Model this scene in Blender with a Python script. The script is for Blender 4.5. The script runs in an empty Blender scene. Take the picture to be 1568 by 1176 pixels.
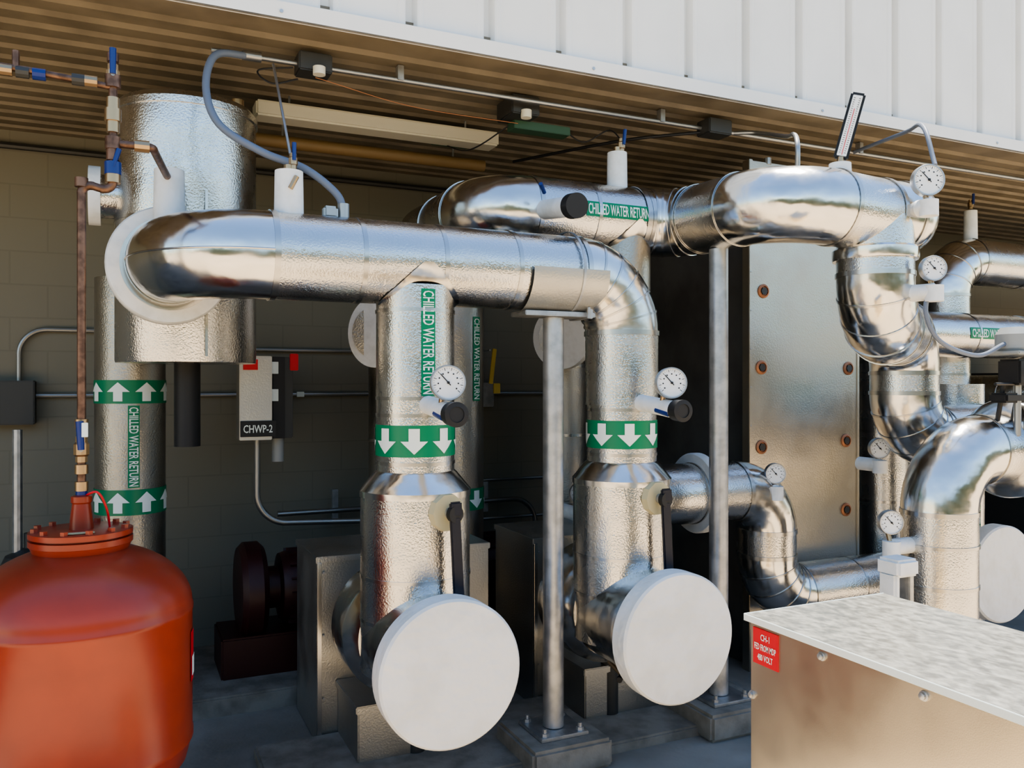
import bpy, bmesh, math, random
from mathutils import Vector, Matrix, noise as mnoise
random.seed(3)
V=Vector
SC=bpy.context.scene
GZ=-0.12
pi=math.pi
# ---------------------------------------------------------------- materials
def mat(name,col,rough=.5,metal=0,bumps=(),var=None,rvar=None,spec=None,stretch=None):
    m=bpy.data.materials.new(name); m.use_nodes=True
    nt=m.node_tree; b=nt.nodes['Principled BSDF']
    b.inputs['Base Color'].default_value=(*col,1)
    b.inputs['Roughness'].default_value=rough
    b.inputs['Metallic'].default_value=metal
    if spec is not None: b.inputs['Specular IOR Level'].default_value=spec
    tc=nt.nodes.new('ShaderNodeTexCoord'); src=tc.outputs['Object']
    if stretch:
        mp=nt.nodes.new('ShaderNodeMapping'); mp.inputs['Scale'].default_value=stretch; mp.inputs['Rotation'].default_value=(0,0,.6)
        nt.links.new(src,mp.inputs['Vector']); src=mp.outputs['Vector']
    def noise(sc,det=3):
        n=nt.nodes.new('ShaderNodeTexNoise'); n.inputs['Scale'].default_value=sc; n.inputs['Detail'].default_value=det
        nt.links.new(src,n.inputs['Vector']); return n
    if var:
        sc,c2,lo,hi=var
        n=noise(sc,6); cr=nt.nodes.new('ShaderNodeValToRGB')
        cr.color_ramp.elements[0].position=lo; cr.color_ramp.elements[1].position=hi
        cr.color_ramp.elements[0].color=(*c2,1); cr.color_ramp.elements[1].color=(*col,1)
        nt.links.new(n.outputs['Fac'],cr.inputs['Fac']); nt.links.new(cr.outputs['Color'],b.inputs['Base Color'])
    if rvar:
        sc,lo,hi=rvar
        n=noise(sc,5); mr=nt.nodes.new('ShaderNodeMapRange')
        mr.inputs['From Min'].default_value=.35; mr.inputs['From Max'].default_value=.65
        mr.inputs['To Min'].default_value=lo; mr.inputs['To Max'].default_value=hi
        nt.links.new(n.outputs['Fac'],mr.inputs['Value']); nt.links.new(mr.outputs['Result'],b.inputs['Roughness'])
    last=None
    for sc,st,dist in bumps:
        n=noise(sc,1); bp=nt.nodes.new('ShaderNodeBump')
        bp.inputs['Strength'].default_value=st; bp.inputs['Distance'].default_value=dist
        nt.links.new(n.outputs['Fac'],bp.inputs['Height'])
        if last: nt.links.new(last.outputs['Normal'],bp.inputs['Normal'])
        last=bp
    if last: nt.links.new(last.outputs['Normal'],b.inputs['Normal'])
    return m
M_CLAD=mat('embossed_aluminium',(.66,.65,.63),.25,1,((5,.3,.02),(125,.55,.0025)),rvar=(8,.21,.30))
M_ELB=mat('smooth_aluminium',(.70,.69,.67),.18,1,((8,.4,.02),(25,.12,.006)),rvar=(10,.14,.25))
M_SHADED=mat('shaded_aluminium',(.40,.38,.34),.36,1,((5,.3,.02),(115,.6,.003)),rvar=(8,.32,.42))  # darker copy of the cladding: shade on the rear pipes put into the colour
M_SEAM=mat('aluminium_band',(.56,.55,.53),.25,1)
M_SHEET=mat('stucco_sheet',(.50,.46,.39),.40,1,((3,.25,.02),(110,.5,.002)),rvar=(6,.33,.46))
M_PBOX=mat('grey_stucco_sheet',(.47,.465,.44),.42,1,((3,.2,.02),(110,.5,.002)),rvar=(6,.37,.48))
M_BOX=mat('warm_sheet_metal',(.74,.66,.52),.32,1,((2.5,.3,.02),(300,.1,.0008)),rvar=(4,.27,.37))
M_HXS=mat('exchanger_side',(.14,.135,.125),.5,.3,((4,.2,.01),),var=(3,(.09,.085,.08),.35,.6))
M_WHITE=mat('white_mastic',(.80,.81,.80),.6,0,((25,.4,.01),),var=(14,(.72,.73,.71),.35,.55))
M_DIRTYW=mat('dirty_white_mastic',(.80,.795,.77),.65,0,((25,.6,.01),(6,.3,.02)),var=(7,(.74,.73,.69),.36,.55))
M_GREEN=mat('green_label',(.0,.20,.085),.4)
M_LETTER=mat('label_white',(.78,.84,.80),.4)
M_BLACK=mat('black_rubber',(.012,.012,.013),.55)
M_BLUE=mat('blue_handle',(.01,.03,.17),.35)
M_NAVY=mat('navy_handle',(.006,.009,.02),.4)
M_BRASS=mat('brass',(.48,.34,.20),.38,1)
M_COPPER=mat('old_copper',(.22,.13,.09),.45,.8,var=(30,(.12,.07,.05),.4,.6))
M_GALV=mat('galvanised_steel',(.50,.51,.52),.42,.85,((40,.2,.003),),var=(16,(.36,.37,.38),.35,.6))
M_CONDUIT=mat('emt_conduit',(.40,.40,.39),.38,.9)
M_FLEX=mat('grey_flex',(.15,.18,.24),.5)
M_DKMET=mat('dark_box',(.06,.06,.058),.5,.4)
M_TANK=mat('red_oxide_tank',(.33,.045,.019),.28,0,((3,.15,.01),(40,.08,.002)),var=(5,(.27,.037,.017),.35,.6))
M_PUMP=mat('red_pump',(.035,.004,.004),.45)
M_GLASS=mat('dial_face',(.85,.86,.85),.25)
M_RED=mat('red_sticker',(.6,.015,.025),.4)
M_YEL=mat('yellow_strap',(.45,.33,.04),.5)
M_BEIGE=mat('beige_plate',(.55,.47,.27),.5)
M_CONC=mat('pier_concrete',(.27,.25,.215),.85,0,((60,.4,.004),),var=(8,(.17,.155,.13),.35,.6))
M_LAMP=mat('fixture_white',(.72,.68,.56),.5)
M_WOOD=mat('tan_tube',(.26,.16,.065),.5)
M_GREYPL=mat('grey_plastic',(.33,.34,.33),.35)
M_PCB=mat('green_board',(.04,.10,.06),.5)
M_ORANGE=mat('copper_bolt',(.45,.20,.10),.5,.5)
M_FASC=mat('fascia_white',(.84,.83,.80),.45,0,((2,.1,.01),),var=(3,(.79,.78,.75),.3,.6))
M_DECK=mat('tan_deck',(.21,.17,.115),.5,.0,((3,.15,.01),),var=(4,(.14,.112,.074),.35,.6))
M_TOP=mat('spangled_sheet',(.52,.515,.48),.42,1,((30,.08,.004),),var=(60,(.44,.435,.40),.38,.62),rvar=(45,.34,.46),stretch=(1,.6,1))
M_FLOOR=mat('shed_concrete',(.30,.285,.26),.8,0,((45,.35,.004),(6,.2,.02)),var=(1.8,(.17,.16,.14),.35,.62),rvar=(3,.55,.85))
M_YARD=mat('yard_concrete',(.66,.51,.34),.9,0,((20,.2,.005),),var=(.6,(.58,.45,.29),.35,.6))
M_REFLHEDGE=mat('reflection_hedge_leaves',(.045,.06,.025),.8,0,((12,1,.1),),var=(3,(.02,.03,.012),.35,.6))
M_WALL=mat('painted_block_wall',(.42,.37,.24),.75)
nt=M_WALL.node_tree; b=nt.nodes['Principled BSDF']
tc=nt.nodes.new('ShaderNodeTexCoord'); sx=nt.nodes.new('ShaderNodeSeparateXYZ'); cx=nt.nodes.new('ShaderNodeCombineXYZ')
ad=nt.nodes.new('ShaderNodeMath'); ad.operation='ADD'
nt.links.new(tc.outputs['Object'],sx.inputs[0]); nt.links.new(sx.outputs['X'],ad.inputs[0]); nt.links.new(sx.outputs['Y'],ad.inputs[1])
nt.links.new(ad.outputs[0],cx.inputs['X']); nt.links.new(sx.outputs['Z'],cx.inputs['Y'])
br=nt.nodes.new('ShaderNodeTexBrick'); nt.links.new(cx.outputs[0],br.inputs['Vector'])
br.inputs['Color1'].default_value=(.215,.20,.155,1); br.inputs['Color2'].default_value=(.208,.193,.15,1); br.inputs['Mortar'].default_value=(.19,.176,.135,1)
br.inputs['Scale'].default_value=1; br.inputs['Mortar Size'].default_value=.005; br.inputs['Brick Width'].default_value=.4; br.inputs['Row Height'].default_value=.2
nt.links.new(br.outputs['Color'],b.inputs['Base Color'])
bp=nt.nodes.new('ShaderNodeBump'); bp.invert=True; bp.inputs['Distance'].default_value=.002; bp.inputs['Strength'].default_value=.35
nt.links.new(br.outputs['Fac'],bp.inputs['Height']); nt.links.new(bp.outputs['Normal'],b.inputs['Normal'])

# ---------------------------------------------------------------- mesh builder
def basis(a):
    a=V(a).normalized()
    h=V((0,0,1)) if abs(a.z)<.9 else V((1,0,0))
    x=h.cross(a).normalized(); y=a.cross(x).normalized()
    return a,x,y
class MB:
    def __init__(s): s.v=[];s.f=[];s.mi=[];s.mats=[]
    def m(s,mt):
        if mt not in s.mats: s.mats.append(mt)
        return s.mats.index(mt)
    def add(s,vs,fs,mt):
        o=len(s.v); k=s.m(mt)
        s.v+= [tuple(q) for q in vs]
        for f in fs: s.f.append([o+i for i in f]); s.mi.append(k)
    def rings(s,samples,rad,mt,seg=40,caps=True):
        t0=samples[0][1].normalized(); _,x,y=basis(t0)
        vs=[];fs=[]
        n=len(samples); pt=t0
        for i,(p,t) in enumerate(samples):
            t=t.normalized()
            if i:
                q=pt.rotation_difference(t); x=q@x; y=q@y; pt=t
            r=rad[i] if isinstance(rad,(list,tuple)) else rad
            for j in range(seg):
                a=2*pi*j/seg; vs.append(p+x*(r*math.cos(a))+y*(r*math.sin(a)))
        for i in range(n-1):
            for j in range(seg):
                k=(j+1)%seg
                fs.append([i*seg+j,i*seg+k,(i+1)*seg+k,(i+1)*seg+j])
        if caps:
            fs.append(list(range(seg))[::-1]); fs.append([(n-1)*seg+j for j in range(seg)])
        s.add(vs,fs,mt)
    def cyl(s,p0,p1,r,mt,r1=None,seg=32,caps=True):
        p0=V(p0);p1=V(p1);d=p1-p0
        s.rings([(p0,d),(p1,d)],[r,r if r1 is None else r1],mt,seg,caps)
    def lathe(s,prof,o,axis,mt,seg=48):
        a,x,y=basis(axis); o=V(o)
        s.rings([(o+a*h,a) for r,h in prof],[max(r,1e-4) for r,h in prof],mt,seg,True)
    def box(s,c,size,mt,bev=.004,rot=None):
        bm=bmesh.new(); bmesh.ops.create_cube(bm,size=1)
        bmesh.ops.scale(bm,vec=size,verts=bm.verts)
        if bev: bmesh.ops.bevel(bm,geom=bm.edges[:],offset=min(bev,min(size)*.4),segments=2,affect='EDGES')
        if rot is not None: bmesh.ops.rotate(bm,verts=bm.verts,matrix=rot)
        bm.verts.index_update()
        s.add([v.co+V(c) for v in bm.verts],[[v.index for v in f.verts] for f in bm.faces],mt); bm.free()
    def bx(s,a,b,mt,bev=.004):
        a=V(a);b=V(b); s.box((a+b)/2,tuple(abs(q) for q in (b-a)),mt,bev)
    def bead(s,p,t,r,w,mt,seg=40):
        t=V(t).normalized(); p=V(p)
        s.rings([(p-t*w/2,t),(p-t*w/2,t),(p+t*w/2,t),(p+t*w/2,t)],[r-.004,r,r,r-.004],mt,seg,False)
    def sweep(s,pts,r,bend=.25,mt=None,emt=None,seg=44,seams=.55,gores=0,caps=True):
        mt=mt or M_CLAD; emt=emt or mt
        pts=[V(p) for p in pts]; cur=pts[0]; n=len(pts)
        for i in range(1,n):
            p=pts[i]; d1=(p-pts[i-1]).normalized()
            if i<n-1:
                d2=(pts[i+1]-p).normalized(); ang=d1.angle(d2)
                bd=bend[i-1] if isinstance(bend,(list,tuple)) else bend
                cut=bd*math.tan(ang/2); st=p-d1*cut
            else: st=p
            s.rings([(cur,d1),(st,d1)],r,mt,seg,caps and (i==1 or i==n-1))
            L=(st-cur).length
            if seams:
                k=int(L/seams)
                for q in range(1,k+1):
                    s.bead(cur+d1*(L*q/(k+1)),d1,r+.004,.018,M_SEAM,seg)
            if i<n-1:
                nn=(d2-d1*d2.dot(d1)).normalized(); c=st+nn*bd; sm=[]
                N=14
                for q in range(N+1):
                    a=ang*q/N
                    sm.append((c+(d1*math.sin(a)-nn*math.cos(a))*bd, d1*math.cos(a)+nn*math.sin(a)))
                s.rings(sm,r+.001,emt,seg,False)
                if seams:
                    s.bead(sm[0][0],sm[0][1],r+.006,.022,M_SEAM,seg); s.bead(sm[-1][0],sm[-1][1],r+.006,.022,M_SEAM,seg)
                g_=gores[i-1] if isinstance(gores,(list,tuple)) else gores
                for g in range(1,g_):
                    a=ang*g/g_
                    s.bead(c+(d1*math.sin(a)-nn*math.cos(a))*bd,d1*math.cos(a)+nn*math.sin(a),r+.005,.010,M_SEAM,seg)
                cur=sm[-1][0]
    def spline(s,pts,r,mt,seg=10,n=8):
        P=[V(p) for p in pts]; P=[P[0]*2-P[1]]+P+[P[-1]*2-P[-2]]; out=[]
        for i in range(1,len(P)-2):
            for k in range(n):
                t=k/n; a,b_,c,d=P[i-1],P[i],P[i+1],P[i+2]
                out.append(.5*((2*b_)+(c-a)*t+(2*a-5*b_+4*c-d)*t*t+(3*b_-a-3*c+d)*t**3))
        out.append(P[-2])
        sm=[(out[i],(out[min(i+1,len(out)-1)]-out[max(i-1,0)])) for i in range(len(out))]
        s.rings(sm,r,mt,seg,True)
    def wrapgrid(s,rows,fn,mt,cols=12):
        vs=[];fs=[]
        for y,x0,x1 in rows:
            for c in range(cols+1): vs.append(fn(x0+(x1-x0)*c/cols,y))
        w=cols+1
        for i in range(len(rows)-1):
            for c in range(cols): fs.append([i*w+c,i*w+c+1,(i+1)*w+c+1,(i+1)*w+c])
        s.add(vs,fs,mt)
    def text(s,body,fn,L,H,mt):
        cu=bpy.data.curves.new('t','FONT'); cu.body=body; cu.size=1; cu.resolution_u=2; cu.offset=.012
        ob=bpy.data.objects.new('t',cu); SC.collection.objects.link(ob)
        dg=bpy.context.evaluated_depsgraph_get(); dg.update()
        me=bpy.data.meshes.new_from_object(ob.evaluated_get(dg))
        bm=bmesh.new(); bm.from_mesh(me)
        xs=[v.co.x for v in bm.verts]; ys=[v.co.y for v in bm.verts]
        x0,x1,y0,y1=min(xs),max(xs),min(ys),max(ys)
        bm.verts.index_update()
        s.add([fn((v.co.x-(x0+x1)/2)/(x1-x0)*L,(v.co.y-(y0+y1)/2)/(y1-y0)*H) for v in bm.verts],[[v.index for v in f.verts] for f in bm.faces],mt)
        bm.free(); bpy.data.objects.remove(ob); bpy.data.curves.remove(cu); bpy.data.meshes.remove(me)
    def obj(s,name,parent=None,ang=35,smooth=True):
        me=bpy.data.meshes.new(name); me.from_pydata(s.v,[],s.f)
        for m_ in s.mats: me.materials.append(m_)
        me.polygons.foreach_set('material_index',s.mi)
        bm=bmesh.new(); bm.from_mesh(me); bmesh.ops.recalc_face_normals(bm,faces=bm.faces); bm.to_mesh(me); bm.free()
        if smooth:
            me.polygons.foreach_set('use_smooth',[True]*len(me.polygons)); me.set_sharp_from_angle(angle=math.radians(ang))
        me.update()
        ob=bpy.data.objects.new(name,me); SC.collection.objects.link(ob)
        if parent: ob.parent=parent
        return ob
def vcyl(u,v,r,th0,zc,vertical=True,off=.003):
    def fn(x,y):
        if vertical: z=zc-x; th=th0+y/r
        else: z=zc+y; th=th0+x/r
        return (u+(r+off)*math.sin(th), v-(r+off)*math.cos(th), z)
    return fn
def hcyl(uc,v,zc,r,ph0,off=.003):
    def fn(x,y):
        ph=ph0+y/r
        return (uc+x, v-(r+off)*math.cos(ph), zc+(r+off)*math.sin(ph))
    return fn
def vlabel(mb,u,v,r,th,z1,z0,w=.06,txt='CHILLED WATER RETURN'):
    L=z1-z0
    f=vcyl(u,v,r,th,(z1+z0)/2); mb.wrapgrid([(-w/2+w*i/4,-L/2,L/2) for i in range(5)],f,M_GREEN,2)
    mb.text(txt,vcyl(u,v,r,th,(z1+z0)/2,off=.005),L*.96,w*.78,M_LETTER)
def hlabel(mb,uc,v,z,r,ph,L,w,txt='CHILLED WATER RETURN'):
    mb.wrapgrid([(-w/2+w*i/4,-L/2,L/2) for i in range(5)],hcyl(uc,v,z,r,ph),M_GREEN,2)
    mb.text(txt,hcyl(uc,v,z,r,ph,off=.005),L*.95,w*.72,M_LETTER)
def arrowband(mb,u,v,r,z0,z1,down=True,n=8,mt=M_LETTER):
    mb.lathe([(r+.001,z0),(r+.003,z0),(r+.003,z1),(r+.001,z1)],(u,v,0),(0,0,1),M_GREEN)
    h=(z1-z0)*.8; zc=(z0+z1)/2; sgn=1 if down else -1
    for i in range(n):
        f=vcyl(u,v,r,-.35+2*pi*i/n,zc,vertical=False,off=.0055)
        mb.wrapgrid([(sgn*h/2,-.022,.022),(sgn*.0,-.022,.022)],f,mt,6)
        mb.wrapgrid([(0,-.055,.055),(-sgn*h/4,-.028,.028),(-sgn*h/2,-.001,.001)],f,mt,6)
def gauge(mb,c,nrm,r):
    c=V(c); n=V(nrm).normalized()
    mb.lathe([(r*.92,-.035),(r,-.03),(r,.0),(r*.97,.006),(r*.9,.006),(r*.9,.0)],c,n,M_GALV,36)
    mb.lathe([(r*.9,-.001),(r*.9,.001)],c,n,M_GLASS,36)
    right=V((0,0,1)).cross(n).normalized(); up=n.cross(right)
    def q(a,r0,r1,w,off):
        d=right*math.cos(a)+up*math.sin(a); t=right*(-math.sin(a))+up*math.cos(a)
        o=c+n*off
        mb.add([o+d*r0+t*w,o+d*r1+t*w,o+d*r1-t*w,o+d*r0-t*w],[[0,1,2,3]],M_BLACK)
    for i in range(28):
        a=-pi*.22+i*(pi*1.44/27); big=i%3==0
        q(a,r*(.68 if big else .76),r*.84,r*(.016 if big else .008),.003)
    for i in range(9):
        a=-pi*.2+i*(pi*1.4/8); q(a,r*.52,r*.6,r*.04,.003)
    q(2.3,-r*.2,r*.66,r*.03,.005); mb.lathe([(r*.08,.002),(r*.08,.008)],c,n,M_BLACK,12)
def ballvalve(mb,p,ax=(0,0,1),lever=(1,0,0),s=1):
    p=V(p);a=V(ax).normalized();l=V(lever).normalized()
    mb.lathe([(.014*s,-.045*s),(.02*s,-.045*s),(.02*s,-.025*s),(.026*s,-.018*s),(.026*s,.018*s),(.02*s,.025*s),(.02*s,.045*s),(.014*s,.045*s)],p,a,M_BRASS,10)
    st=p-V((0,1,0))*.03*s if abs(a.y)<.5 else p+V((0,0,.03*s))
    mb.cyl(p,st,.008*s,M_CONDUIT,seg=8)
    mb.cyl(st,st+l*.10*s,.011*s,M_BLUE,r1=.013*s,seg=8)

# ---------------------------------------------------------------- camera
cam=bpy.data.cameras.new('camera'); co=bpy.data.objects.new('camera',cam); SC.collection.objects.link(co)
co.location=(0,0,1.6); co.rotation_euler=(pi/2,0,math.radians(-25)); cam.sensor_width=36; cam.lens=29.39
cam.clip_start=.05
SC.camera=co

# ---------------------------------------------------------------- building shell
ZC=3.12; VF=3.6; VW=5.81
def simple(name,fn):
    mb=MB(); fn(mb); return mb.obj(name)
simple('floor',lambda m:m.bx((-9,2.75,GZ-.2),(16,6.2,GZ),M_FLOOR,0))
simple('yard_ground',lambda m:m.bx((-60,-60,GZ-.25),(70,60,GZ-.004),M_YARD,0))
simple('wall_back',lambda m:m.bx((-9,VW,GZ),(16,VW+.2,ZC+.1),M_WALL,0))
simple('wall_left',lambda m:m.bx((-9.2,VF+.05,GZ),(-9,VW+.2,ZC+.1),M_WALL,0))
simple('wall_right',lambda m:m.bx((16,VF+.05,GZ),(16.2,VW+.2,ZC+.1),M_WALL,0))
mb=MB(); prof=[]; y=VF+.04
while y<VW+.05:
    prof+=[(y,0),(y+.085,0),(y+.10,.035),(y+.135,.035),(y+.15,0)]; y+=.15
vs=[];fs=[]
for (yy,zz) in prof: vs+=[(-9.2,yy,ZC+zz),(16.2,yy,ZC+zz)]
for i in range(len(prof)-1): fs.append([2*i,2*i+1,2*i+3,2*i+2])
mb.add(vs,fs,M_DECK); mb.bx((-9.2,VF+.03,ZC+.05),(16.2,VW+.2,ZC+.12),M_DECK,0)
mb.obj('ceiling',smooth=False)
mb=MB(); mb.bx((-9.2,VF+.07,ZC+.12),(16.2,VW+3,5.2),M_FASC,0); mb.obj('roof_block')
mb=MB(); pr=[]; u=.797-.381*26
while u<16.0:
    pr+=[(u-.028,0),(u-.018,.048),(u+.018,.048),(u+.028,0),(u+.036,-.006),(u+.05,-.006),(u+.06,0),(u+.31,-.0),(u+.32,-.006),(u+.343,-.006)]; u+=.381
vs=[];fs=[]
for (uu,vv) in pr: vs+=[(uu,VF+vv-.005,ZC+.075),(uu,VF+vv-.005,5.2)]
for i in range(len(pr)-1): fs.append([2*i,2*i+2,2*i+3,2*i+1])
mb.add(vs,fs,M_FASC); mb.obj('fascia_panel',smooth=False)
mb=MB(); mb.bx((-9.2,VF-.045,ZC-.005),(16.2,VF-.03,ZC+.075),M_FASC,.003); mb.bx((-9.2,VF-.045,ZC-.005),(16.2,VF+.05,ZC+.006),M_DECK,.002)
mb.bx((-9.2,VF-.032,ZC+.07),(16.2,VF+.03,ZC+.076),M_FASC,.001)
for k in range(-3,6): mb.cyl((2.1+k*1.5,VF-.05,ZC+.03),(2.1+k*1.5,VF-.045,ZC+.03),.008,M_GALV,seg=8)
mb.obj('trim_1')
# unseen hedge and building added behind the camera, shaping reflections in the pipe metal
mb=MB(); mb.bx((-30,-18,GZ),(40,-17,3.6),mat('tan_stucco',(.35,.30,.23),.9),0); 
for k in range(8): mb.bx((-26+k*8,-17.0,GZ),(-23.5+k*8,-16.93,2.2),M_DKMET,0)
mb.obj('reflection_building')
mb=MB(); vs=[];fs=[]; NX,NA=120,14
for i in range(NX):
    for j in range(NA):
        a=pi*j/(NA-1); x=-22+i*.45
        q=1+.28*mnoise.noise(V((x*.8,math.cos(a)*2,math.sin(a)*2)))
        vs.append((x,-8.0+1.1*q*math.cos(a),GZ+3.3*q*math.sin(a)**.7 if j not in (0,NA-1) else GZ))
for i in range(NX-1):
    for j in range(NA-1): fs.append([i*NA+j,i*NA+j+1,(i+1)*NA+j+1,(i+1)*NA+j])
mb.add(vs,fs,M_REFLHEDGE); mb.obj('reflection_hedge')

# ---------------------------------------------------------------- header pipe A
R=.174; HV=3.41; HZ=2.11; U1=1.135; U2=2.17
mb=MB()
mb.sweep([(.185,4.0,HZ),(.185,HV,HZ),(U2,HV,HZ),(U2,HV,1.5)],R,[.35,.27],M_CLAD,M_ELB,seams=.42,gores=[0,6])
sm=[]
for q in range(15):
    a=pi/2*q/14; c=V((.185+.35,HV+.35,HZ))
    sm.append((c+V((-math.cos(a),-math.sin(a),0))*(.35+R+.002),V((math.sin(a),-math.cos(a),0))))
mb.rings(sm,.004,M_SEAM,8)
mb.wrapgrid([(-.26,-.172,.172),(-.20,-.17,.17),(-.16,-.155,.155),(-.10,-.11,.11),(-.05,-.065,.065),(-.01,-.02,.02)],hcyl(U1,HV,HZ,R,0,off=.006),M_ELB,16)
mb.wrapgrid([(-.30+i*.30/12,-.19,.19) for i in range(13)],hcyl(1.80,HV,HZ,R,0,off=.016),M_PBOX,2)
mb.bead((1.86,HV,HZ),(1,0,0),R+.020,.012,M_GALV)
mb.obj('insulated_header_pipe')
mb=MB()
mb.lathe([(.19,0),(.245,.0),(.252,.01),(.252,.10),(.245,.11),(.19,.11)],(.185,3.86,HZ),(0,1,0),M_WHITE,64)
mb.lathe([(.180,-.03),(.196,-.03),(.196,0),(.18,.0)],(.185,3.86,HZ),(0,1,0),M_SEAM,64)
mb.obj('insulated_flange_collar')
def drop(u,ztop,name):
    mb=MB(); r=.166; rb=.232
    mb.cyl((u,HV,1.2),(u,HV,ztop),r,M_CLAD,seg=56,caps=False)
    for z in (1.54,1.47 if u<2 else 1.48,1.27): mb.bead((u,HV,z),(0,0,1),r+.003,.014,M_SEAM,56)
    if u<2: mb.bead((u,HV,1.905),(0,0,1),r+.004,.014,M_SEAM,56)
    mb.lathe([(r,1.235),(r+.012,1.225),(rb-.005,1.165),(rb+.004,1.155),(rb+.004,1.13),(rb,1.13)],(u,HV,0),(0,0,1),M_ELB,56)
    mb.cyl((u,HV,1.135),(u,HV,.40),rb,M_CLAD,seg=56)
    for z in (.80,.62): mb.bead((u,HV,z),(0,0,1),rb+.003,.014,M_SEAM,56)
    arrowband(mb,u,HV,r,1.30,1.43)
    vlabel(mb,u,HV,r,0,1.99 if u<2 else 1.93,1.55)
    mb.lathe([(.235,.0),(.235,.15),(.25,.30),(.262,.36),(.262,.40)],(u,HV,.515),(0,-1,0),M_ELB,56)
    mb.lathe([(.235,0),(.28,.06),(.285,.10),(.285,.28),(.2,.33)],(u,HV+.05,.515),(0,1,0),M_ELB,56)
    mb.lathe([(.262,.39),(.275,.392),(.281,.40),(.281,.485),(.272,.495),(.001,.497)],(u-.02,HV,.515),(0,-1,0),M_DIRTYW,72)
    mb.cyl((u,HV-r+.01,1.515),(u,2.97,1.487),.038,M_WHITE,seg=24)
    mb.cyl((u,2.975,1.487),(u,2.93,1.485),.046,M_BLACK,seg=28)
    mb.lathe([(.048,0),(.048,.012),(.03,.014),(.03,.01)],(u,2.935,1.485),(0,-1,0),M_BLACK,28)
    mb.cyl((u-.01,3.07,1.50),(u-.01,3.04,1.60),.012,M_BRASS,seg=12)
    gauge(mb,(u-.005,3.0,1.605),(-.25 if u<2 else -.4,-1,0.05),.069)
    mb.cyl((u-.03,3.08,1.485),(u-.03,2.99,1.47),.012,M_BLUE,seg=8)
    a=.24 if u<2 else .16
    n=V((math.sin(a),-math.cos(a),0)); s0=V((u,HV,1.08))+n*rb
    mb.cyl(s0-n*.01,s0+n*.022,.080,M_BEIGE,r1=.076,seg=10)
    mb.cyl(s0,s0+n*.06,.022,M_GALV,seg=16)
    mb.cyl(s0+n*.05,s0+n*.075,.034,M_BLACK,seg=16)
    rt=V((math.cos(a),math.sin(a),0)); rot=Matrix.Rotation(a-.35,3,'Z')@Matrix.Rotation(-.05,3,'Y')
    mb.box(s0+n*.068+V((0,0,-.18))+rt*.006,(.044,.02,.34),M_NAVY,.006,rot)
    mb.box(s0+n*.068+V((0,0,.02)),(.05,.02,.06),M_NAVY,.006,rot)
    mb.cyl((u-.10,HV-.05,.30),(u-.10,HV-.16,.27),.012,M_BRASS,seg=8); mb.cyl((u-.10,HV-.16,.27),(u-.14,HV-.20,.265),.014,M_BLACK,seg=8)
    mb.cyl((u+.08,HV+.24,GZ+.05),(u+.08,HV+.24,.35),.045,M_DKMET)
    return mb.obj(name)
drop(U1,HZ-.10,'suction_diffuser_riser')
drop(U2,1.84,'suction_diffuser_riser')

# ---------------------------------------------------------------- header pipe B
BZ=2.47; BV=3.8; BF=2.95; UB=2.75
mb=MB()
mb.sweep([(1.64,4.7,BZ),(1.64,BV,BZ),(UB,BV,BZ),(UB,BF,BZ-.02),(3.36,BF,BZ-.05)],.178,[.22,.24,.30],M_CLAD,M_ELB,seams=.42,caps=True,gores=[0,5,0])
mb.bead((2.48,BV,BZ),(1,0,0),.186,.03,M_SEAM)
mb.lathe([(.178,0),(.178,.12),(.176,.20),(.160,.26),(.12,.30),(.05,.325),(.001,.33)],(3.32,BF,BZ-.05),(1,0,0),M_ELB,56)
mb.bead((3.34,BF,BZ-.05),(1,0,0),.186,.02,M_SEAM); mb.bead((3.48,BF,BZ-.05),(1,0,0),.184,.016,M_SEAM)
hlabel(mb,2.29,BV,BZ,.178,.05,.38,.075)
mb.cyl((2.42,BV,.9),(2.42,BV,BZ-.1),.15,M_SHADED,seg=40)
mb.wrapgrid([(-.26,-.16,.16),(-.16,-.14,.14),(-.08,-.07,.07),(-.02,-.01,.01)],hcyl(2.42,BV,BZ,.178,0,off=.006),M_ELB,12)
mb.cyl((1.87,3.66,2.455),(1.87,3.36,2.415),.048,M_WHITE,seg=28)
mb.cyl((1.87,3.365,2.416),(1.87,3.31,2.41),.058,M_BLACK,seg=32)
mb.cyl((1.80,3.5,2.50),(1.76,3.46,2.53),.010,M_BLUE,seg=8)
mb.cyl((2.39,BV,2.60),(2.39,BV,2.83),.055,M_WHITE,r1=.052)
mb.cyl((2.39,BV,2.83),(2.39,BV,2.86),.02,M_BRASS,seg=12); ballvalve(mb,(2.41,BV-.01,2.87),(0,0,1),(.1,0,1),.8)
mb.sweep([(3.33,BF,2.40),(3.33,BF,1.88),(3.95,3.3,1.88),(3.95,3.3,1.30),(5.0,3.3,1.30)],.178,[.25,.22,.25],M_CLAD,M_ELB,seams=.5,gores=[4,0,5])
mb.lathe([(.18,0),(.195,0),(.198,.01),(.198,.05),(.19,.06),(.18,.06)],(3.33,BF,2.20),(0,0,1),M_ELB,48)
mb.obj('insulated_return_pipe')
mb=MB()
mb.cyl((3.10,BF,2.55),(3.10,BF,2.65),.055,M_WHITE,r1=.050)
mb.cyl((3.10,BF,2.65),(3.105,BF,2.68),.016,M_BRASS,seg=12)
rot=Matrix.Rotation(-math.radians(42),3,'Z')@Matrix.Rotation(math.radians(15),3,'Y')
c0=V((3.135,BF-.025,2.825))
mb.box(c0,(.068,.026,.32),M_BLACK,.008,rot)
mb.box(c0+rot@V((0,-.013,.0)),(.044,.006,.29),M_GLASS,.002,rot)
mb.box(c0+rot@V((0,-.017,-.03)),(.003,.002,.22),M_RED,0,rot)
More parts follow.
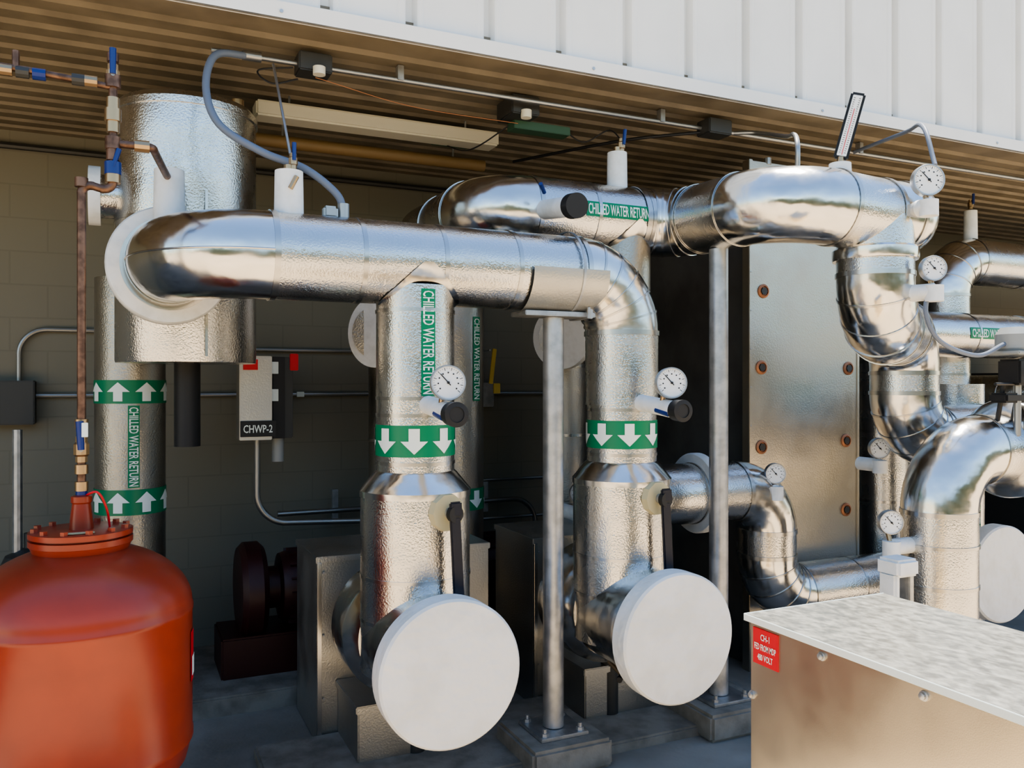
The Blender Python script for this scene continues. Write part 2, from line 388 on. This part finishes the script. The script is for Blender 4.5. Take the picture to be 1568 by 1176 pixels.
for k in range(27):
    for sx_ in (-.012,.012): mb.box(c0+rot@V((sx_,-.0165,-.13+k*.01)),(.008,.0015,.002),M_BLACK,0,rot)
mb.obj('stick_thermometer')
def gstub(name,p,base,r,nrm=(-.5,-1,0)):
    mb=MB(); p=V(p); base=V(base)
    mb.cyl(base,base+(V((p.x,p.y,base.z))-base),.04,M_WHITE,seg=24)
    q=V((p.x,p.y,base.z)); mb.cyl(q-V((0,0,.045)),q+V((0,0,.03)),.042,M_WHITE,seg=24)
    mb.cyl(q,p-V((0,-.02,r*.9)),.012,M_BRASS,seg=10)
    gauge(mb,p,nrm,r); mb.obj(name)
gstub('dial_gauge',(3.42,2.72,2.555),(3.42,2.86,2.43),.075)
gstub('dial_gauge',(3.43,2.70,2.14),(3.38,2.85,2.03),.060)
gstub('dial_gauge',(3.30,3.60,1.10),(3.30,3.68,1.00),.058)
gstub('dial_gauge',(4.05,3.55,1.22),(4.05,3.7,1.12),.062)
gstub('dial_gauge',(3.42,2.93,.92),(3.56,2.93,.80),.060)
gstub('dial_gauge',(2.28,4.0,1.0),(2.28,4.2,.88),.060)

# ---------------------------------------------------------------- right side riser T3
mb=MB()
mb.sweep([(3.72,2.9,GZ),(3.72,2.9,1.26),(4.6,2.9,1.26)],.178,.30,M_CLAD,M_ELB,seams=.36,gores=0)
mb.lathe([(.178,0),(.215,.02),(.255,.05),(.26,.06),(.26,.16),(.20,.17)],(4.16,2.9,1.26),(1,0,0),M_ELB,56)
mb.bead((3.72,2.9,.80),(0,0,1),.184,.016,M_SEAM)
mb.obj('insulated_elbow_riser')
mb=MB()
mb.sweep([(4.62,3.6,.50),(4.62,3.26,.50)],.235,.2,M_ELB,seams=0)
mb.lathe([(.26,0),(.275,.0),(.281,.01),(.281,.09),(.272,.10),(.001,.102)],(4.62,3.27,.50),(0,-1,0),M_DIRTYW,72)
mb.cyl((4.62,3.5,GZ),(4.62,3.5,1.6),.166,M_CLAD,seg=48)
vlabel(mb,4.62,3.5,.166,-.1,1.1,.7)
mb.obj('suction_diffuser_riser')
mb=MB()
mb.lathe([(.02,0),(.085,.0),(.10,.02),(.10,.09),(.075,.125),(.001,.13)],(4.1,2.75,1.76),(0,0,1),M_GREYPL,32)
mb.box((4.1,2.75,1.755),(.24,.18,.02),M_GREYPL,.006)
mb.box((4.1,2.75,1.66),(.14,.12,.13),M_BLACK,.01); mb.cyl((3.86,2.70,1.60),(4.35,2.78,1.60),.008,M_BLACK,seg=8)
mb.cyl((4.1,2.75,1.60),(4.1,2.75,1.34),.018,M_CONDUIT,seg=12); mb.box((4.1,2.78,1.53),(.22,.10,.05),M_BLACK,.01)
for dx in (-.06,.06): mb.cyl((4.1+dx,2.78,1.6),(4.1+dx,2.82,1.38),.012,M_BLACK,seg=8)
mb.box((4.1,2.64,1.66),(.05,.02,.07),M_LAMP,.003)
mb.obj('valve_actuator')

# ---------------------------------------------------------------- posts
def post(u,v,ztop,half,name):
    mb=MB()
    mb.cyl((u,v,.03),(u,v,ztop),.048,M_GALV,seg=32)
    mb.box((u,v,.018),(.24,.24,.018),M_GALV,.003)
    for a in (-1,1):
        for b_ in (-1,1):
            mb.cyl((u+a*.09,v+b_*.09,.02),(u+a*.09,v+b_*.09,.06),.010,M_GALV,seg=8); mb.cyl((u+a*.09,v+b_*.09,.027),(u+a*.09,v+b_*.09,.042),.018,M_GALV,seg=6)
    mb.box((u,v,(GZ+.01)/2),(.40,.40,.01-GZ),M_CONC,.015)
    mb.obj(name)
post(1.80,HV,1.905,0,'pipe_support_post')
post(UB,HV,2.285,0,'pipe_support_post')
mb=MB(); mb.box((1.80,HV,1.918),(.36,.16,.022),M_GALV,.003)
mb.bx((1.93,HV-.09,1.90),(1.96,HV+.09,1.97),M_GALV,.003); mb.cyl((1.93,HV-.1,1.90),(1.93,HV-.1,1.95),.008,M_GALV,seg=8)
mb.obj('pipe_saddle_plate')

# ---------------------------------------------------------------- air separator drum and vertical pipe behind
mb=MB(); dc=(.285,4.32,0)
mb.lathe([(.28,1.70),(.315,1.70),(.318,1.71),(.318,2.86),(.326,2.86),(.326,2.89),(.30,2.92),(.001,2.93)],dc,(0,0,1),M_CLAD,72)
mb.bead((dc[0],dc[1],2.36),(0,0,1),.321,.014,M_SEAM,64); 
mb.box((dc[0]+.06,dc[1]-.319,2.1),(.012,.004,.75),M_SEAM,0)
mb.cyl((dc[0],dc[1],1.7),(dc[0],dc[1],1.3),.06,M_BLACK)
mb.lathe([(.1,0),(.135,.0),(.135,.05),(.1,.05)],(-.09,dc[1],2.47),(-1,0,0),M_WHITE,48)
mb.cyl((.0,dc[1],2.47),(-.12,dc[1],2.47),.10,M_CLAD)
mb.cyl((dc[0]+.22,dc[1]-.1,2.9),(dc[0]+.22,dc[1]-.1,2.97),.03,M_BRASS,seg=12)
mb.cyl((dc[0],dc[1]+.2,2.0),(.04,4.85,2.0),.12,M_SHADED)
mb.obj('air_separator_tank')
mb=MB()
mb.cyl((.04,4.85,GZ),(.04,4.85,2.15),.172,M_SHADED,seg=48)
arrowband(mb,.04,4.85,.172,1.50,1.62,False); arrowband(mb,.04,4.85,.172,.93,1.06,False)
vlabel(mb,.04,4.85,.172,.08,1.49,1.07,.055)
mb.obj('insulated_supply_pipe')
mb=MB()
mb.cyl((1.84,4.75,GZ),(1.84,4.75,2.35),.166,M_SHADED,seg=48)
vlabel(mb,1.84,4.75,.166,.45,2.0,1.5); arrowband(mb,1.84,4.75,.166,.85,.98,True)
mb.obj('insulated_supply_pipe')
for (uu,zz) in ((1.38,1.90),(2.60,1.90)):
    mb=MB(); mb.lathe([(.14,0),(.20,0),(.205,.01),(.205,.07),(.14,.07)],(uu,4.75,zz),(-.9,-.6,0),M_WHITE,48)
    mb.sweep([(uu-.03,4.73,zz),(uu+.15,5.0,zz),(uu+.15,5.0,GZ)],.16,.18,M_SHADED,M_SHADED); mb.obj('insulated_pump_discharge')

# ---------------------------------------------------------------- pump housings, red pumps, pads
for (a,b_) in ((.84,1.73),(1.99,2.72)):
    mb=MB(); mb.bx((a,4.0,GZ),(b_,4.5,.77),M_PBOX,.004)
    mb.bx((a-.006,3.99,.745),(b_+.006,4.51,.776),M_PBOX,.003)
    mb.bx((a+.0,3.985,GZ),(a+.02,4.0,.75),M_SEAM,.002)
    for zz in (.1,.4,.7): mb.cyl((a+.03,3.99,zz),(a+.03,3.984,zz),.006,M_GALV,seg=8)
    mb.bx((a+.10,3.62,GZ),(a+.55,4.0,.17),M_PBOX,.006)
    mb.bx((a+.09,3.61,.145),(a+.56,4.0,.18),M_PBOX,.004)
    mb.obj('pump_insulation_box')
    mb=MB(); o=V((a+.12,5.0,.42))
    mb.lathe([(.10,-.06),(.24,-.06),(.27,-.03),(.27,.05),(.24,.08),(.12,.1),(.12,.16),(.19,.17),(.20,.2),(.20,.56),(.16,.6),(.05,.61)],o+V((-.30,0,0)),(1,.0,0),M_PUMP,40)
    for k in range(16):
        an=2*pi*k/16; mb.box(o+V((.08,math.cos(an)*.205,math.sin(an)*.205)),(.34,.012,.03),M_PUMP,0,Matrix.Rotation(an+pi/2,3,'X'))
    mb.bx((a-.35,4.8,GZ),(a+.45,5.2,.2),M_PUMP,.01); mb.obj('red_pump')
mb=MB(); mb.bx((.3,4.55,GZ-.01),(3.2,5.5,GZ+.10),M_CONC,.01); mb.bx((.55,3.32,GZ-.01),(3.1,4.0,GZ+.05),M_CONC,.01); mb.obj('concrete_pad')

# ---------------------------------------------------------------- heat exchanger
mb=MB(); hx=.05
mb.bx((3.36+hx,3.93,GZ),(4.23+hx,3.965,2.94),M_SHEET,.006)
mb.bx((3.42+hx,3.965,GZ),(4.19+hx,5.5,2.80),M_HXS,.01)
mb.bx((3.345+hx,3.925,GZ),(3.372+hx,3.99,2.945),M_SHEET,.003); mb.bx((4.222+hx,3.925,GZ),(4.245+hx,3.99,2.945),M_SHEET,.003)
for (uu,zz) in ((3.455,2.16),(3.44,1.70),(3.44,1.22),(4.15,1.70),(4.13,1.24),(4.13,.80),(4.15,2.16),(3.44,.75)):
    uu+=hx
    mb.lathe([(.030,-.002),(.042,.0),(.042,.006),(.030,.012),(.030,.003)],(uu,3.93,zz),(0,-1,0),M_ORANGE,24)
    mb.cyl((uu,3.93,zz),(uu,3.918,zz),.024,M_DKMET,seg=6)
for k in range(12):
    mb.cyl((3.358+hx,3.93,.2+k*.23),(3.354+hx,3.93,.2+k*.23),.008,M_GALV,seg=8)
mb.cyl((3.55,3.94,2.93),(3.55,3.94,2.97),.02,M_GALV,seg=8)
mb.obj('plate_heat_exchanger')
mb=MB(); ez=.38
mb.sweep([(2.55,3.75,1.0),(3.37,3.75,1.0),(3.37,3.75,ez),(5.2,3.75,ez)],.165,[.24,.24],M_CLAD,M_ELB,seams=.5,gores=[0,5])
mb.lathe([(.15,0),(.213,0),(.22,.01),(.22,.05),(.213,.06),(.15,.06)],(2.84,3.75,1.0),(1,0,0),M_WHITE,56)
mb.cyl((2.6,3.75,1.0),(2.6,3.75,GZ),.09,M_DKMET)
mb.obj('insulated_drain_leg_pipe')
mb=MB()
mb.sweep([(5.7,4.4,GZ),(5.7,4.4,2.55),(12,4.4,2.55)],.178,.28,M_CLAD,M_ELB,seams=.6,gores=4)
hlabel(mb,6.9,4.4,2.55,.178,.05,.7,.08)
mb.obj('insulated_far_pipe')
mb=MB()
mb.sweep([(4.7,4.1,GZ),(4.7,4.1,1.95),(12,4.1,1.95)],.16,.2,M_CLAD,M_ELB,seams=.6,gores=3)
hlabel(mb,5.65,4.1,1.95,.16,.05,.55,.08); mb.obj('insulated_far_pipe')
mb=MB()
mb.sweep([(6.3,3.6,GZ),(6.3,3.6,1.5),(6.3,5.2,1.5)],.17,.25,M_CLAD,M_ELB,seams=.5)
mb.bx((7.2,4.7,GZ),(8.3,5.5,1.7),M_DKMET,.01)
mb.cyl((7.4,4.9,1.7),(7.4,4.9,2.2),.08,M_GALV)
mb.obj('far_equipment')
mb=MB(); mb.cyl((6.0,4.4,2.72),(6.0,4.4,2.95),.05,M_WHITE,r1=.047); ballvalve(mb,(6.0,4.4,3.0),(0,0,1),(0,0,1),.8); mb.obj('insulated_sensor_well')

# ---------------------------------------------------------------- expansion tank
TU,TV=-.13,3.31; TR=.366; dz=-.02
mb=MB(); prof=[(.24,GZ),(.26,GZ),(.26,.16),(.30,.19),(TR-.02,.25),(TR-.002,.32),(TR+.003,.325),(TR+.003,.345),(TR,.35)]
prof+=[(TR,.78),(TR+.003,.785),(TR+.003,.80),(TR,.805)]
for i in range(1,12):
    rr=TR*math.cos(i*.105)
    if rr<.16: break
    prof.append((rr,.805+.235*math.sin(i*.105)))
prof+=[(.14,1.025),(.001,1.03)]
mb.lathe(prof,(TU,TV,0),(0,0,1),M_TANK,96)
mb.lathe([(.15,1.03),(.162,1.06),(.166,1.062),(.166,1.082),(.15,1.084),(.15,1.088),(.166,1.09),(.166,1.108),(.16,1.11),(.001,1.112)],(TU,TV,dz),(0,0,1),M_TANK,64)
for k in range(12):
    a=2*pi*k/12+.2; x=TU+.146*math.cos(a); y=TV+.146*math.sin(a)
    mb.cyl((x,y,1.10+dz),(x,y,1.124+dz),.013,M_TANK,seg=6)
mb.lathe([(.04,1.09),(.036,1.13),(.03,1.18),(.034,1.185),(.034,1.205),(.02,1.21)],(TU,TV,0),(0,0,1),M_TANK,24)
mb.box((TU,TV-.12,1.114+dz),(.09,.022,.004),M_BEIGE,.001)
mb.wrapgrid([(-.09,-.05,.05),(.09,-.05,.05)],vcyl(TU,TV,TR,1.42,.62,vertical=False),M_RED,8); mb.wrapgrid([(-.07,-.04,.04),(.0,-.04,.04)],vcyl(TU,TV,TR,1.42,.62,vertical=False,off=.005),M_LETTER,8)
mb.spline([(TU,TV,1.2),(TU+.05,TV-.03,1.22),(TU+.08,TV-.02,1.16),(TU+.09,TV,1.09)],.004,M_RED,8)
mb.obj('expansion_tank')
mb=MB()
mb.sweep([(TU,TV,1.2),(TU,TV,2.31),(-.03,TV,2.285),(-.03,TV,2.75)],.0145,.03,M_COPPER,seams=0,seg=16)
for z in (1.24,1.30,1.46,2.31): mb.cyl((TU,TV,z-.016),(TU,TV,z+.016),.022,M_BRASS if z<2 else M_COPPER,seg=12)
mb.cyl((TU,TV,1.20),(TU,TV,1.235),.019,M_BLUE,seg=12)
ballvalve(mb,(TU,TV,1.37),(0,0,1),(-.05,0,1),1.0); mb.box((TU+.012,TV-.04,1.44),(.02,.005,.05),M_LETTER,.001)
x0=-.03
for z,rr,mt in ((2.34,.026,M_BRASS),(2.37,.028,M_BLUE),(2.42,.022,M_COPPER),(2.46,.026,M_COPPER),(2.52,.022,M_BRASS),(2.56,.028,M_BRASS),(2.60,.022,M_BRASS),(2.68,.026,M_COPPER)):
    mb.cyl((x0,TV,z-.022),(x0,TV,z+.022),rr,mt,seg=12)
ballvalve(mb,(x0,TV,2.70),(0,0,1),(0,0,1),.9); mb.cyl((x0,TV,2.75),(x0,TV,2.78),.02,M_COPPER,seg=12); ballvalve(mb,(x0,TV,2.37),(0,0,1),(.3,0,1),.7)
mb.sweep([(x0,TV,2.46),(.10,TV,2.46),(.165,3.72,2.46),(.18,3.80,2.46),(.18,3.80,2.35)],.0145,.03,M_COPPER,seams=0,seg=14)
mb.cyl((.04,TV,2.46),(.09,TV,2.46),.022,M_BRASS,seg=10)
mb.sweep([(x0,TV,2.66),(-.3,TV,2.68),(-1.5,TV,2.70)],.012,.03,M_COPPER,seams=0,seg=12)
for uu,mt in ((-.10,M_BRASS),(-.14,M_DKMET),(-.26,M_BLUE),(-.31,M_DKMET),(-.36,M_BRASS)): mb.cyl((uu-.02,TV,2.67),(uu+.02,TV,2.67),.02,mt,seg=10)
mb.cyl((-.33,TV,2.68),(-.33,TV,2.74),.012,M_COPPER,seg=8)
mb.obj('makeup_water_piping')
mb=MB(); mb.cyl((.18,3.80,2.26),(.18,3.80,2.50),.064,M_WHITE,r1=.060); mb.obj('insulated_sensor_well')
mb=MB(); mb.cyl((.605,HV,2.26),(.605,HV,2.45),.058,M_WHITE,r1=.055)
mb.cyl((.605,HV,2.45),(.605,HV,2.475),.02,M_BRASS,seg=12); ballvalve(mb,(.62,HV-.01,2.49),(0,0,1),(0,0,1),.7)
mb.cyl((.61,HV,2.52),(.60,HV+.35,3.0),.006,M_CONDUIT,seg=8)
mb.cyl((.625,HV-.06,2.42),(.60,HV-.06,2.37),.010,M_BRASS,seg=8)
mb.obj('insulated_sensor_well')

# ---------------------------------------------------------------- overhead conduit etc
mb=MB(); cz=3.05; cv=3.84
mb.cyl((.85,cv,cz),(9,cv,cz),.012,M_CONDUIT,seg=12); mb.cyl((.35,cv,cz),(.72,cv,cz),.012,M_CONDUIT,seg=12)
for uu in (1.2,2.7,4.2): 
    mb.box((uu,cv,cz+.03),(.03,.04,.07),M_GALV,.002)
mb.box((.79,cv,cz),(.15,.12,.085),M_DKMET,.006); mb.box((3.05,cv-.02,cz),(.16,.12,.085),M_DKMET,.006)
mb.box((1.9,4.0,cz),(.16,.2,.10),M_DKMET,.006); mb.box((2.05,4.05,2.98),(.34,.09,.045),M_PCB,.003)
mb.cyl((.80,cv-.08,2.985),(.80,cv-.08,3.02),.028,M_LAMP,seg=16); mb.cyl((1.9,3.9,2.98),(1.9,3.9,3.02),.028,M_LAMP,seg=16)
mb.box((1.75,4.6,3.02),(.22,.08,.04),M_PCB,.003)
mb.spline([(.80,cv,3.0),(1.3,3.95,2.97),(1.9,4.0,2.98)],.002,M_ORANGE,6)
mb.spline([(.70,3.84,3.03),(.55,3.86,3.0),(.60,3.8,2.93),(.72,3.84,2.98)],.004,M_BLACK,6)
mb.spline([(1.9,4.05,3.0),(1.75,4.3,2.9),(1.7,4.6,3.0)],.004,M_BLACK,6)
mb.spline([(2.2,4.05,3.0),(2.3,4.0,2.93),(2.4,3.9,2.98),(2.42,3.8,2.9)],.004,M_BLACK,6)
mb.spline([(2.99,cv,3.03),(2.6,4.1,3.0),(2.2,4.7,2.98)],.009,M_BLACK,8)
mb.obj('overhead_conduit')
mb=MB(); mb.spline([(.50,3.84,3.05),(.36,3.76,3.0),(.315,3.68,2.83),(.36,3.60,2.66),(.52,3.52,2.545),(.68,3.46,2.48),(.80,3.42,2.38),(.825,HV,2.30)],.016,M_FLEX,12)
mb.cyl((.825,HV,2.27),(.825,HV,2.34),.024,M_CONDUIT,seg=12); mb.box((.77,HV,2.30),(.06,.05,.05),M_CONDUIT,.01); mb.cyl((.48,3.84,3.05),(.56,3.84,3.05),.022,M_CONDUIT,seg=12)
mb.obj('flexible_conduit')
mb=MB(); mb.spline([(3.2,cv,3.05),(3.3,3.75,3.04),(3.28,3.5,2.95),(3.05,3.2,2.85),(2.93,3.05,2.75),(2.93,3.05,2.6)],.012,M_CONDUIT,10); mb.obj('flexible_conduit')
mb=MB(); mb.spline([(4.15,cv,3.05),(3.95,3.3,3.0),(3.60,2.9,2.88),(3.50,2.75,2.64)],.011,M_FLEX,10); mb.obj('flexible_conduit')
mb=MB(); mb.spline([(3.43,2.72,2.06),(3.40,2.72,1.93),(3.5,2.72,1.80),(3.8,2.75,1.74),(4.0,2.75,1.80)],.011,M_FLEX,10)
mb.obj('flexible_conduit')
mb=MB(); mb.bx((.62,4.42,2.98),(1.98,4.56,3.06),M_LAMP,.01); mb.cyl((.60,4.70,2.93),(2.0,4.70,2.93),.035,M_WOOD,seg=16)
for uu in (.8,1.8): mb.cyl((uu,4.5,3.05),(uu,4.5,ZC),.006,M_GALV,seg=6); mb.cyl((uu,4.7,2.93),(uu,4.7,ZC),.006,M_GALV,seg=6)
mb.obj('fluorescent_light_fixture')

# ---------------------------------------------------------------- back wall stuff
mb=MB(); w=VW-.03
mb.cyl((.35,w,1.53),(3.3,w,1.53),.014,M_CONDUIT,seg=10); mb.cyl((.6,w,1.83),(1.6,w,1.83),.012,M_CONDUIT,seg=10)
mb.sweep([(-.56,w,1.62),(-.56,w,1.93),(.3,w,1.93)],.014,.15,M_CONDUIT,seams=0,seg=10)
mb.cyl((-.6,w,1.53),(0,w,1.53),.014,M_CONDUIT,seg=10)
mb.sweep([(.92,5.6,.75),(2.8,5.6,.75),(2.8,5.6,GZ)],.018,.18,M_CONDUIT,seams=0,seg=12)
mb.sweep([(2.45,w,2.6),(2.45,w,1.6)],.012,.1,M_CONDUIT,seams=0,seg=10); mb.box((2.45,w-.02,1.52),(.14,.08,.18),M_GALV,.005)
for uu in (1.3,2.1,2.4): mb.box((uu,5.62,.78),(.04,.04,.22),M_GALV,.002)
mb.cyl((2.0,5.6,.9),(3.3,5.6,.9),.012,M_CONDUIT,seg=8); mb.cyl((2.0,5.6,.62),(3.3,5.6,.62),.012,M_CONDUIT,seg=8)
mb.cyl((-2,w,3.02),(6,w,3.02),.02,M_DKMET,seg=8)
mb.box((1.1,w-.01,1.53),(.05,.02,.035),M_LETTER,.002)
mb.obj('electrical_conduit_run')
mb=MB(); mb.box((2.28,5.2,1.72),(.03,.01,.24),M_YEL,.002,Matrix.Rotation(.12,3,'Y')); mb.box((2.31,5.2,1.57),(.05,.012,.07),M_YEL,.003); mb.cyl((2.26,5.2,1.83),(2.26,VW,1.83),.005,M_GALV,seg=6); mb.obj('yellow_strap')
mb=MB(); 
mb.bx((.70,5.05,1.28),(.92,5.22,1.76),M_DKMET,.006); mb.bx((.60,4.93,1.28),(.78,5.07,1.76),M_PBOX,.004)
mb.bx((.80,5.03,1.28),(.87,5.05,1.76),M_BLACK,.002)
mb.bx((.605,4.918,1.30),(.80,4.93,1.39),M_BLACK,.001)
def pl(x,y): return (.70+x,4.914,1.345+y)
mb.text('CHWP-2',pl,.16,.045,M_LETTER)
mb.bx((.62,4.92,1.68),(.70,4.93,1.74),M_RED,.001)
for z in (1.5,1.66):
    mb.bx((.79,5.02,z),(.83,5.03,z+.07),M_LETTER,.001)
mb.bx((.90,5.04,1.68),(.95,5.06,1.78),M_RED,.004)
mb.sweep([(.72,5.1,1.3),(.72,5.1,.78),(1.6,5.1,.74)],.018,.18,M_CONDUIT,seams=0,seg=12); mb.cyl((.84,5.1,1.28),(.84,5.1,1.14),.035,M_GREYPL,seg=12)
mb.bx((.75,5.2,1.3),(.85,5.76,1.7),M_DKMET,.003)
mb.obj('pump_motor_controller')
mb=MB(); mb.bx((-.82,VW-.14,1.36),(-.47,VW,1.62),M_DKMET,.006); mb.obj('electrical_junction_box')
mb=MB(); mb.lathe([(.17,GZ),(.17,.55),(.12,.66),(.03,.70),(.03,.78),(.001,.78)],(-.46,5.3,0),(0,0,1),M_DKMET,32); mb.cyl((-.52,5.3,.6),(-.52,5.3,1.35),.025,M_GALV,seg=10); mb.obj('chemical_pot_feeder')

# ---------------------------------------------------------------- foreground metal box
mb=MB(); bu0,bu1,bv0,bv1,bz=1.62,2.15,.70,1.87,.945
mb.bx((bu0,bv0,GZ),(bu1,bv1,bz-.005),M_BOX,.004)
mb.bx((bu0-.012,bv0-.012,bz-.012),(bu1+.012,bv1+.012,bz),M_TOP,.003)
mb.bx((bu0-.014,bv0-.012,bz-.018),(bu0-.010,bv1+.014,bz+.001),M_LETTER,.001)
mb.bx((bu0-.014,bv1+.010,bz-.018),(bu1+.012,bv1+.014,bz+.001),M_LETTER,.001)
for (yy,zz) in ((1.60,.905),(1.30,.905),(1.0,.905),(1.86,.72),(1.86,.4)):
    mb.lathe([(.012,0),(.012,.003),(.008,.004),(.008,.010),(.003,.012)],(bu0,yy,zz),(-1,0,0),M_GALV,12)
mb.bx((bu0-.003,1.755,.815),(bu0,1.855,.915),M_RED,.0005)
for i,t in enumerate(('CH-1','FED FROM MDP','480 VOLT')):
    def lf(x,y,i=i): return (bu0-.0045,1.805-x,.893-i*.028+y)
    mb.text(t,lf,(.035,.085,.06)[i],.018,M_LETTER)
mb.obj('sheet_metal_equipment_box')
mb=MB(); bu,bv=3.05,2.58; e=-.03
mb.box((bu,bv,.84+e),(.13,.12,.075),M_WHITE,.012); mb.box((bu-.05,bv,.64+e),(.035,.09,.36),M_WHITE,.01); mb.box((bu+.045,bv,.60+e),(.03,.07,.42),M_GALV,.004)
mb.box((bu,bv,.45+e),(.14,.14,.06),M_WHITE,.012); mb.cyl((bu,bv,GZ),(bu,bv,.45),.04,M_GALV); mb.box((bu,bv,GZ+.01),(.2,.2,.02),M_GALV,.003)
mb.cyl((bu-.03,bv-.05,.62),(bu-.03,bv-.09,.62),.015,M_BRASS,seg=10)
mb.obj('insulated_valve_stand')

# ---------------------------------------------------------------- light
w=bpy.data.worlds.new('sky'); SC.world=w; w.use_nodes=True; nt=w.node_tree
sk=nt.nodes.new('ShaderNodeTexSky'); sk.sky_type='NISHITA'; sk.sun_disc=False
sk.sun_elevation=math.radians(62); sk.sun_rotation=math.radians(20); sk.air_density=1.3; sk.dust_density=.3; sk.ozone_density=2.5
bg=nt.nodes['Background']; bg.inputs['Strength'].default_value=.36
nt.links.new(sk.outputs[0],bg.inputs['Color'])
sl=bpy.data.lights.new('sun','SUN'); sl.energy=12; sl.angle=.01; sl.color=(1,.92,.78)
so=bpy.data.objects.new('sun',sl); SC.collection.objects.link(so)
d=V((-.25,-.18,-1)).normalized()
so.rotation_euler=d.to_track_quat('-Z','Y').to_euler(); so.location=(5,10,15)
SC.view_settings.look='AgX - Medium High Contrast'
